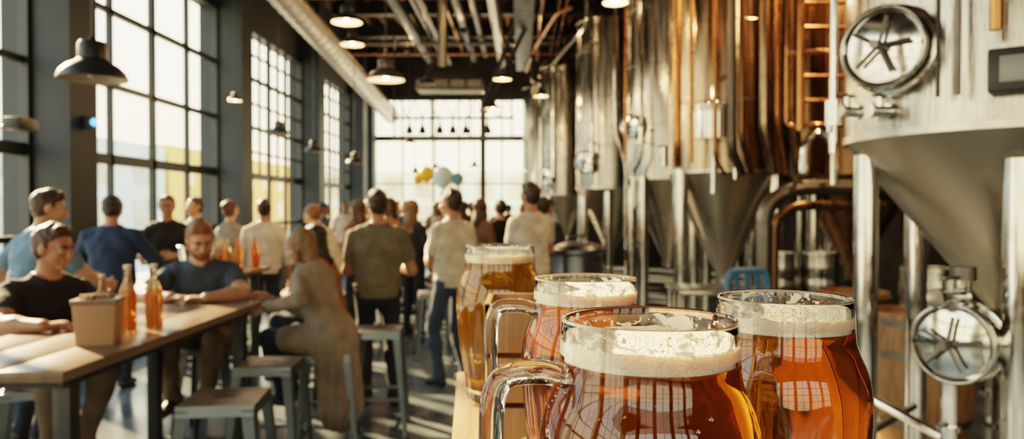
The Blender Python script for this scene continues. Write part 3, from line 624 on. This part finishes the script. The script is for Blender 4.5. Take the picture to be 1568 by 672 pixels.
    for q in (-1,1): cap(hp(.0665*q,.008,.03),hp(.067*q,.006,.002),.012,.007,'hair')
    if hair=='quiff': cap(hp(-.028,.040,.098),hp(.03,.036,.102),.026,.028,'hair'); cap(hp(0,-.02,.10),hp(0,.03,.10),.04,.03,'hair')
    if hair=='long':
        ell(hp(0,-.030,.036),RH_,(.086,.098,.088),'hair'); nb=hp(0,-.06,-.02); bk=-unit(A(hf[0],hf[1],0))
        cap(nb,nb-Z*.15+bk*.045,.070,.060,'hair',unit(hf),.8); cap(nb-Z*.13+bk*.04,nb-Z*.22+bk*.05,.064,.045,'hair',unit(A(hf[0],hf[1],0)),.6)
        for q in(-1,1): 
            a0=hp(.068*q,-.01,.02); cap(a0,a0-Z*.14+bk*.03,.022,.028,'hair'); cap(a0-Z*.14+bk*.03,a0-Z*.21+bk*.02,.028,.018,'hair')
    if hair=='bun': ell(hp(0,-.10,.05),RH_,(.045,.045,.045),'hair')
    if beard:
        ell(hp(0,.034,-.082),RH_,(.052,.050,.034),'hair')
        for q in(-1,1): cap(hp(.060*q,.006,-.01),hp(.048*q,.030,-.065),.009,.018,'hair')
        cap(hp(-.018,.0905,-.046),hp(.018,.0905,-.046),.005,.005,'hair')
    for q,T,nn,pole,hd in((1,RH,rn,rpole,rd),(-1,LH,ln,lpole,ld)):
        s0=sh+r*sw*q-u*.022
        t=tl(T) if T is not None else P+A(.275*q*build,.06,-.13)
        pol=A(*(pole if pole else (q*.9,-.6,-.5)))
        e,w=ik(s0,t,.295,.255,pol); am=.88 if fem else build
        d=unit(w-e)
        cap(s0,e,.050*am,.040*am,'skin'); cap(e,e+(w-e)*.35,.041*am,.041*am,'skin'); cap(e+(w-e)*.3,w,.041*am,.027*am,'skin')
        if sleeve=='short': cap(s0,s0+(e-s0)*.55,.060*am,.059*am,'sleeve')
        elif sleeve=='long': cap(s0,e,.060*am,.052*am,'sleeve'); cap(e,e+(w-e)*.92,.051*am,.040*am,'sleeve')
        elif sleeve=='roll': cap(s0,e,.061*am,.054*am,'sleeve'); cap(e,e+(w-e)*.25,.054*am,.05*am,'sleeve')
        if hd is not None: d=unit(R2.T@A(*hd))
        nv=(R2.T@A(*nn)) if nn is not None else A(-q,.1,0); nv=unit(nv-d*np.dot(nv,d)); sv=np.cross(d,nv)*q
        g=1.08
        cap(w+d*.012,w+d*.075*g,.030,.037,'hand',nv,.42)
        for i,(o,ln_) in enumerate(((.029,.070),(.0098,.078),(-.0098,.073),(-.028,.057))):
            b0=w+d*(.085-.004*abs(i-1))*g+sv*o*g; dd=d; c=curl*(1+.12*i); pts=[b0]
            for kf,l in ((.6,.43),(1.0,.32),(.8,.25)):
                dd=rot(dd,np.cross(d,nv),c*kf); pts.append(pts[-1]+dd*ln_*g*l+sv*o*.03)
            rr=[.0092,.0088,.0080,.0068]
            for kk in range(3): cap(pts[kk],pts[kk+1],rr[kk],rr[kk+1],'hand')
        tb=w+d*.028+sv*.024; t1=tb+d*.028+sv*.024+nv*.010; t2=t1+d*.030+sv*.008+nv*.012*(1+curl); t3=t2+d*.024+nv*.010
        cap(tb,t1,.0155,.0115,'hand'); cap(t1,t2,.011,.0095,'hand'); cap(t2,t3,.0095,.0075,'hand')
    for q,T in((1,RF),(-1,LF)):
        h0=P+A(.088*q,0,-.02); t=tl(T) if T is not None else A(.10*q,.0,.085)
        kn,an=ik(h0,t,.435,.42,A(q*.12,1,.05)); lm=.95 if fem else 1
        cap(h0,kn,.090*lm,.062*lm,'pants'); cap(kn,kn+(an-kn)*.3,.060*lm,.060*lm,'pants'); cap(kn+(an-kn)*.25,an,.060*lm,.046*lm,'pants')
        fd=unit(A(q*.15,1,0)); cap(an+A(0,0,-.01),an-fd*.025-Z*.045,.040,.036,'shoe'); cap(an-fd*.03-Z*.048,an+fd*.15-Z*.055,.036,.030,'shoe'); cap(an,an+fd*.10-Z*.04,.034,.03,'shoe')
    if coat:
        cap(mid+A(0,-.01,0),P+A(0,-.08,-.02),.135,.175,'shirt',Y,.72); cap(P+A(0,-.07,.0),P+A(0,-.13,-.46),.175,.185,'shirt',Y,.62)
        cap(P+A(-.10,.05,0),P+A(-.11,.26,-.02),.105,.085,'shirt'); cap(P+A(.10,.05,0),P+A(.11,.26,-.02),.105,.085,'shirt')
        cap(nk-u*.06-f*.03,nk-u*.01-f*.02,.074,.066,'shirt')
    bm=bmesh.new()
    for p in pr:
        if p[0]=='c':
            _,a,b_,ra,rb,lab,n,s=p; pts=np.vstack([ICO*ra,ICO*rb])
            if n is not None: pts=pts-np.outer(pts@n,n)*(1-s)
            pts[:len(ICO)]+=a; pts[len(ICO):]+=b_
        else: _,c,R,rd_,lab=p; pts=c+(ICO*rd_)@R
        vs=[bm.verts.new(v) for v in pts]; res=bmesh.ops.convex_hull(bm,input=vs)
        bmesh.ops.delete(bm,geom=[g_ for g_ in res['geom_interior'] if isinstance(g_,bmesh.types.BMVert)],context='VERTS')
    bmesh.ops.recalc_face_normals(bm,faces=bm.faces[:])
    me=bpy.data.meshes.new('t'); bm.to_mesh(me); bm.free(); ob=bpy.data.objects.new('t',me); COL.objects.link(ob)
    md=ob.modifiers.new('r','REMESH'); md.mode='VOXEL'; md.voxel_size=vox
    dg=bpy.context.evaluated_depsgraph_get(); me2=bpy.data.meshes.new_from_object(ob.evaluated_get(dg)); bpy.data.objects.remove(ob); bpy.data.meshes.remove(me)
    n=len(me2.vertices); V=np.empty(n*3,np.float32); me2.vertices.foreach_get('co',V); V=V.reshape(-1,3).astype(float)
    labs=[p[5] if p[0]=='c' else p[4] for p in pr]; karr=np.array([KLAB[l] for l in labs])*S
    E=np.empty(len(me2.edges)*2,np.int32); me2.edges.foreach_get('vertices',E); E=E.reshape(-1,2); deg=np.bincount(E.ravel(),minlength=n)+1.0
    def smooth(v,it):
        for _ in range(it):
            s_=v.copy(); s_+=np.bincount(E[:,0],weights=v[E[:,1]],minlength=n); s_+=np.bincount(E[:,1],weights=v[E[:,0]],minlength=n); v=s_/deg
        return v
    hem=(hz-.055)*S
    kv=None; cl=np.array([l in('shirt','pants','sleeve') for l in labs]); hl=np.array([l=='hair' for l in labs]); sl_=np.array([l=='shirt' for l in labs])
    for it in range(4):
        N=np.empty(n*3,np.float32); me2.vertices.foreach_get('normal',N); N=N.reshape(-1,3)
        D=sdf(pr,V); am_=D.argmin(1)
        if kv is None:
            isf=np.isin(am_,[i for i,l in enumerate(labs) if l in('hand','eye','iris','lip','face')])
            k0=karr[am_]; kv=smooth(k0,8); kv=np.where(isf,np.minimum(k0*1.3,kv),kv)
            clv=smooth(cl[am_].astype(float),2)
        m=D.min(1); d=m-kv*np.log(np.exp(-(D-m[:,None])/kv[:,None]).sum(1))
        ph=_pc*1.7; x_,y_,z_=V.T
        wr=(np.sin(z_*30+np.sin(x_*17+ph)*2.4+y_*22)*np.sin(x_*13+y_*9+ph)+.5*np.sin(x_*41+z_*19+ph+np.sin(y_*27)*1.5))*(.0045 if not coat else .003)*clv
        wr+=np.sin(x_*95+np.sin(z_*50)*2)*np.sin(y_*85+ph+z_*35)*.0022*hl[am_]
        if not coat: wr+=.006*(sl_[am_]&(z_>hem)&(z_<hem+.3))
        else: wr+=np.sin(np.arctan2(x_,y_+.08)*15+z_*3)*.010*np.clip((hz*S+.05-z_)/.25,0,1)*sl_[am_]*(y_<.05)
        V=V-N*np.clip(d-wr,-.015,.015)[:,None]*.9
        me2.vertices.foreach_set('co',V.astype(np.float32).ravel()); me2.update()
    mats=[shirt,pants,skin,hairm,shoe,EYE,IRIS,LIP]; mi={'shirt':0,'sleeve':0,'pants':1,'skin':2,'face':2,'hand':2,'hair':3,'shoe':4,'eye':5,'iris':6,'lip':7}
    for m_ in mats: me2.materials.append(m_)
    nf=len(me2.polygons); C=np.empty(nf*3,np.float32); me2.polygons.foreach_get('center',C); C=C.reshape(-1,3).astype(float); D=sdf(pr,C); am_=D.argmin(1)
    li=np.array([mi[l] for l in labs],np.int32)[am_]
    if not coat:
        li[(sl_[am_])&(C[:,2]<hem)]=1; li[(am_<2)&(C[:,2]>=hem)]=0
    me2.polygons.foreach_set('material_index',li); me2.polygons.foreach_set('use_smooth',np.ones(nf,bool))
    me2.name=name; o=bpy.data.objects.new(name,me2); COL.objects.link(o); o.location=L0; o.rotation_euler=(0,0,th)
    return o
EYE=mat('eye_white',(.42,.39,.36),.3,var=.02); IRIS=mat('eye_iris',(.02,.012,.008),.2,var=.02); LIP=mat('lips',(.34,.14,.10),.5,var=.05)
def fab(n,c): return mat('fabric_'+n,c,.88,var=.18,vscale=9,bump=.6,bscale=14)
SK1=mat('skin_light',(.42,.23,.148),.5,sss=.12,var=.08,vscale=12); SK2=mat('skin_tan',(.31,.155,.095),.5,sss=.1,var=.08,vscale=12); SK3=mat('skin_brown',(.18,.09,.055),.5,sss=.1,var=.06,vscale=12)
def hm(n,c): return mat('hair_'+n,c,.5,var=.35,vscale=20,stretch=(1,1,.25),bump=.8,bscale=60)
HD=hm('dark',(.018,.011,.007)); HB=hm('brown',(.045,.021,.010)); HR=hm('ginger',(.14,.055,.018)); HL=hm('blond',(.14,.078,.034)); HM=hm('mousy',(.12,.075,.04))
SH=mat('shoe_leather',(.02,.018,.016),.5,var=.1); JE=fab('denim',(.030,.048,.080)); JD=fab('dark_denim',(.012,.016,.026)); CH=fab('chino',(.10,.07,.045)); BLK=fab('black',(.012,.012,.014))
WH=fab('white',(.46,.42,.36)); SL=fab('slate',(.034,.050,.076)); OL=fab('olive',(.105,.094,.065)); BG=fab('beige',(.20,.165,.125)); RU=fab('rust',(.25,.095,.048)); LB=fab('light_blue',(.11,.19,.27)); NV=fab('navy',(.014,.030,.066)); BRN=fab('brown',(.10,.05,.03)); GR=fab('grey',(.2,.2,.2))
DN=(0,0,-1); T=1.0
person('seated_man_black_tee',(-2.68,4.02),-120,1.76,.73,lean=18,head=(18,4),RH=(-2.30,3.50,T+.035),LH=(-2.18,3.80,T+.035),rd=(.5,.55,0),ld=(.35,-.7,0),rn=DN,ln=DN,
  RF=(-2.46,3.80,.33),LF=(-2.38,3.96,.33),shirt=BLK,pants=CH,skin=SK2,hairm=HB,shoe=SH,hair='quiff',vox=.006,rpole=(1,-.2,-.6),lpole=(-1,-.2,-.6),build=1.05)
person('seated_man_blue_tee',(-2.22,5.17),190,1.84,.73,lean=22,head=(22,20),RH=(-2.22,4.62,T+.035),LH=(-1.98,4.60,T+.035),rd=(.9,-.2,0),ld=(-.9,-.15,0),rn=DN,ln=DN,
  RF=(-2.32,4.86,.33),LF=(-2.10,4.86,.33),shirt=SL,pants=CH,skin=SK1,hairm=HR,shoe=SH,hair='quiff',beard=True,vox=.006,rpole=(1,-.1,-.3),lpole=(-1,-.1,-.3),build=1.1)
person('seated_woman_long_cardigan',(-1.32,4.97),62,1.68,.73,lean=22,head=(10,18),RH=(-1.68,4.92,.98),LH=(-1.64,4.70,.96),
  RF=(-1.62,5.14,.33),LF=(-1.62,4.99,.33),shirt=BG,pants=JD,skin=SK1,hairm=HL,shoe=SH,hair='long',sleeve='long',fem=True,coat=True,vox=.007)
person('seated_woman_rust_top',(-1.48,5.76),80,1.66,.73,lean=16,head=(0,10),RH=(-1.80,5.88,.90),LH=(-1.82,5.70,.90),RF=(-1.84,5.85,.33),LF=(-1.84,5.70,.33),
  shirt=RU,pants=JD,skin=SK1,hairm=HD,shoe=SH,hair='long',sleeve='long',fem=True,vox=.009)
person('standing_man_blue_white_shirt',(-3.34,4.95),-25,1.76,lean=12,head=(-35,10),shirt=LB,pants=JD,skin=SK1,hairm=HB,shoe=SH,hair='quiff',vox=.009,RH=(-3.02,5.33,1.05),LH=(-3.57,5.25,.95),build=1.08)
person('standing_man_navy_shirt',(-3.64,6.5),8,1.74,hip=.92,head=(0,12),shirt=NV,pants=JD,skin=SK2,hairm=HD,shoe=SH,sleeve='roll',vox=.010,RH=(-3.48,6.84,1.1),LH=(-3.86,6.8,1.1),build=1.15)
person('standing_man_black_tee',(-3.82,7.9),190,1.78,head=(10,8),shirt=BLK,pants=JD,skin=SK2,hairm=HB,shoe=SH,vox=.010,RH=(-3.9,7.6,1.1),LH=(-3.6,7.6,1.1))
person('standing_man_grey_tee',(-4.05,9.1),150,1.76,shirt=GR,pants=JD,skin=SK1,hairm=HB,shoe=SH,vox=.013)
person('standing_man_white_shirt',(-2.86,8.15),20,1.70,lean=6,shirt=WH,pants=JD,skin=SK2,hairm=HD,shoe=SH,vox=.012,sleeve='roll')
person('standing_woman_cream_top',(-3.4,8.55),-20,1.66,shirt=BG,pants=JD,skin=SK1,hairm=HB,shoe=SH,vox=.013,fem=True,hair='bun')
person('leaning_man_cream_shirt',(-2.20,8.45),70,1.72,hip=.9,lean=25,head=(0,15),shirt=WH,pants=CH,skin=SK1,hairm=HR,shoe=SH,vox=.012,RH=(-2.5,8.85,1.1),LH=(-2.55,8.6,1.1),sleeve='roll')
person('standing_woman_brown_jacket',(-2.08,9.3),60,1.70,shirt=BRN,pants=JD,skin=SK1,hairm=HB,shoe=SH,vox=.013,fem=True,hair='long',sleeve='long')
person('standing_man_olive_tee',(-1.17,5.96),14,1.77,hip=.94,head=(10,6),RH=(-1.07,6.28,1.10),LH=(-1.37,6.25,1.12),RF=(-1.04,5.96,.088),LF=(-1.28,6.02,.088),rpole=(.5,-.55,-.7),lpole=(-.5,-.55,-.7),shirt=OL,pants=JD,skin=SK2,hairm=HD,shoe=SH,hair='quiff',vox=.008,build=1.06)
person('standing_man_white_tee',(-.63,6.68),42,1.80,hip=.95,head=(20,8),RH=(-.72,7.0,1.18),LH=(-.88,6.88,1.2),RF=(-.52,6.74,.088),LF=(-.74,6.60,.088),rpole=(.4,-.6,-.7),lpole=(-.4,-.6,-.7),shirt=WH,pants=JE,skin=SK2,hairm=HD,shoe=SH,hair='quiff',vox=.008,curl=.9)
person('standing_blonde_woman',(-1.36,9.1),-30,1.68,shirt=BLK,pants=JD,skin=SK1,hairm=HL,shoe=SH,vox=.012,fem=True,hair='long',sleeve='long')
person('standing_man_pale_tee',(.09,7.4),30,1.88,hip=.99,head=(10,5),RH=(.05,7.78,1.25),LH=(-.12,7.68,1.25),rpole=(.5,-.5,-.7),lpole=(-.5,-.5,-.7),shirt=WH,pants=JD,skin=SK2,hairm=HD,shoe=SH,hair='quiff',vox=.009,build=1.0)
person('standing_man_dark_jacket',(.26,8.9),-30,1.76,shirt=BLK,pants=JD,skin=SK2,hairm=HD,shoe=SH,vox=.013,sleeve='long')
crowd=[(-2.15,10.5,100,RU,HL,'long',1),(-1.0,10.9,60,BLK,HD,'short',0),(-2.15,12.0,-60,WH,HB,'short',0),(-1.02,12.2,100,BRN,HB,'long',1),(-1.1,13.6,80,SL,HD,'short',0),(-2.5,13,10,BLK,HD,'bun',1),
  (-.0,14.8,160,GR,HB,'short',0),(-1.9,16.3,0,OL,HM,'short',0),(-.9,16.6,90,NV,HD,'long',1),(-2.7,16,180,BRN,HL,'long',1),(-.35,18.5,40,BLK,HD,'short',0),(-1.5,19,0,WH,HD,'short',0),
  (-1.6,13.9,-100,WH,HL,'long',1),(-.45,15.2,10,BLK,HB,'short',0),(-3.4,12.6,-80,SL,HD,'short',0),(-3.5,14.5,200,WH,HB,'short',0),(-2.0,17.6,60,BLK,HL,'long',1),(-3.1,18.4,30,NV,HD,'short',0),
  (-.55,9.7,-40,BRN,HB,'long',1),(-1.75,9.7,150,RU,HD,'long',1),(-.3,10.1,30,BLK,HD,'short',0),(-1.0,14.6,20,BLK,HD,'short',0),(.25,12.3,90,WH,HB,'short',0),(-2.1,13.2,170,SL,HL,'long',1)]
for x,y,yw,s_,h_,hs,fm in crowd:
    person('bar_patron',(x,y),yw,random.uniform(1.66,1.80),shirt=s_,pants=JD,skin=random.choice([SK1,SK2,SK3]),hairm=h_,shoe=SH,hair=hs,fem=bool(fm),vox=.018,sleeve=random.choice(['long','short']))

# ------------------------------------------------------------------ light
w=bpy.data.worlds.new('world'); scene.world=w; w.use_nodes=True; nt=w.node_tree; bg=nt.nodes['Background']
tc=nt.nodes.new('ShaderNodeTexCoord'); sp=nt.nodes.new('ShaderNodeSeparateXYZ'); nt.links.new(tc.outputs['Generated'],sp.inputs[0])
cr=nt.nodes.new('ShaderNodeValToRGB'); nt.links.new(sp.outputs[2],cr.inputs[0])
cr.color_ramp.elements[0].color=(1,.80,.46,1); cr.color_ramp.elements[0].position=0; cr.color_ramp.elements[1].color=(.50,.80,.95,1); cr.color_ramp.elements[1].position=.6
e=cr.color_ramp.elements.new(.25); e.color=(1,.90,.64,1)
nt.links.new(cr.outputs[0],bg.inputs[0]); bg.inputs[1].default_value=4.8
sl=bpy.data.lights.new('sun','SUN'); sl.energy=44; sl.angle=math.radians(1.2); sl.color=(1,.67,.34)
so=bpy.data.objects.new('sun',sl); COL.objects.link(so); so.rotation_euler=Vector((1,-.8,-.62)).to_track_quat('-Z','Y').to_euler(); so.location=(-20,15,15)
vs=scene.view_settings
try:
    vs.view_transform='Filmic'; vs.look='Medium High Contrast'
except Exception as ex:
    print('view',ex)
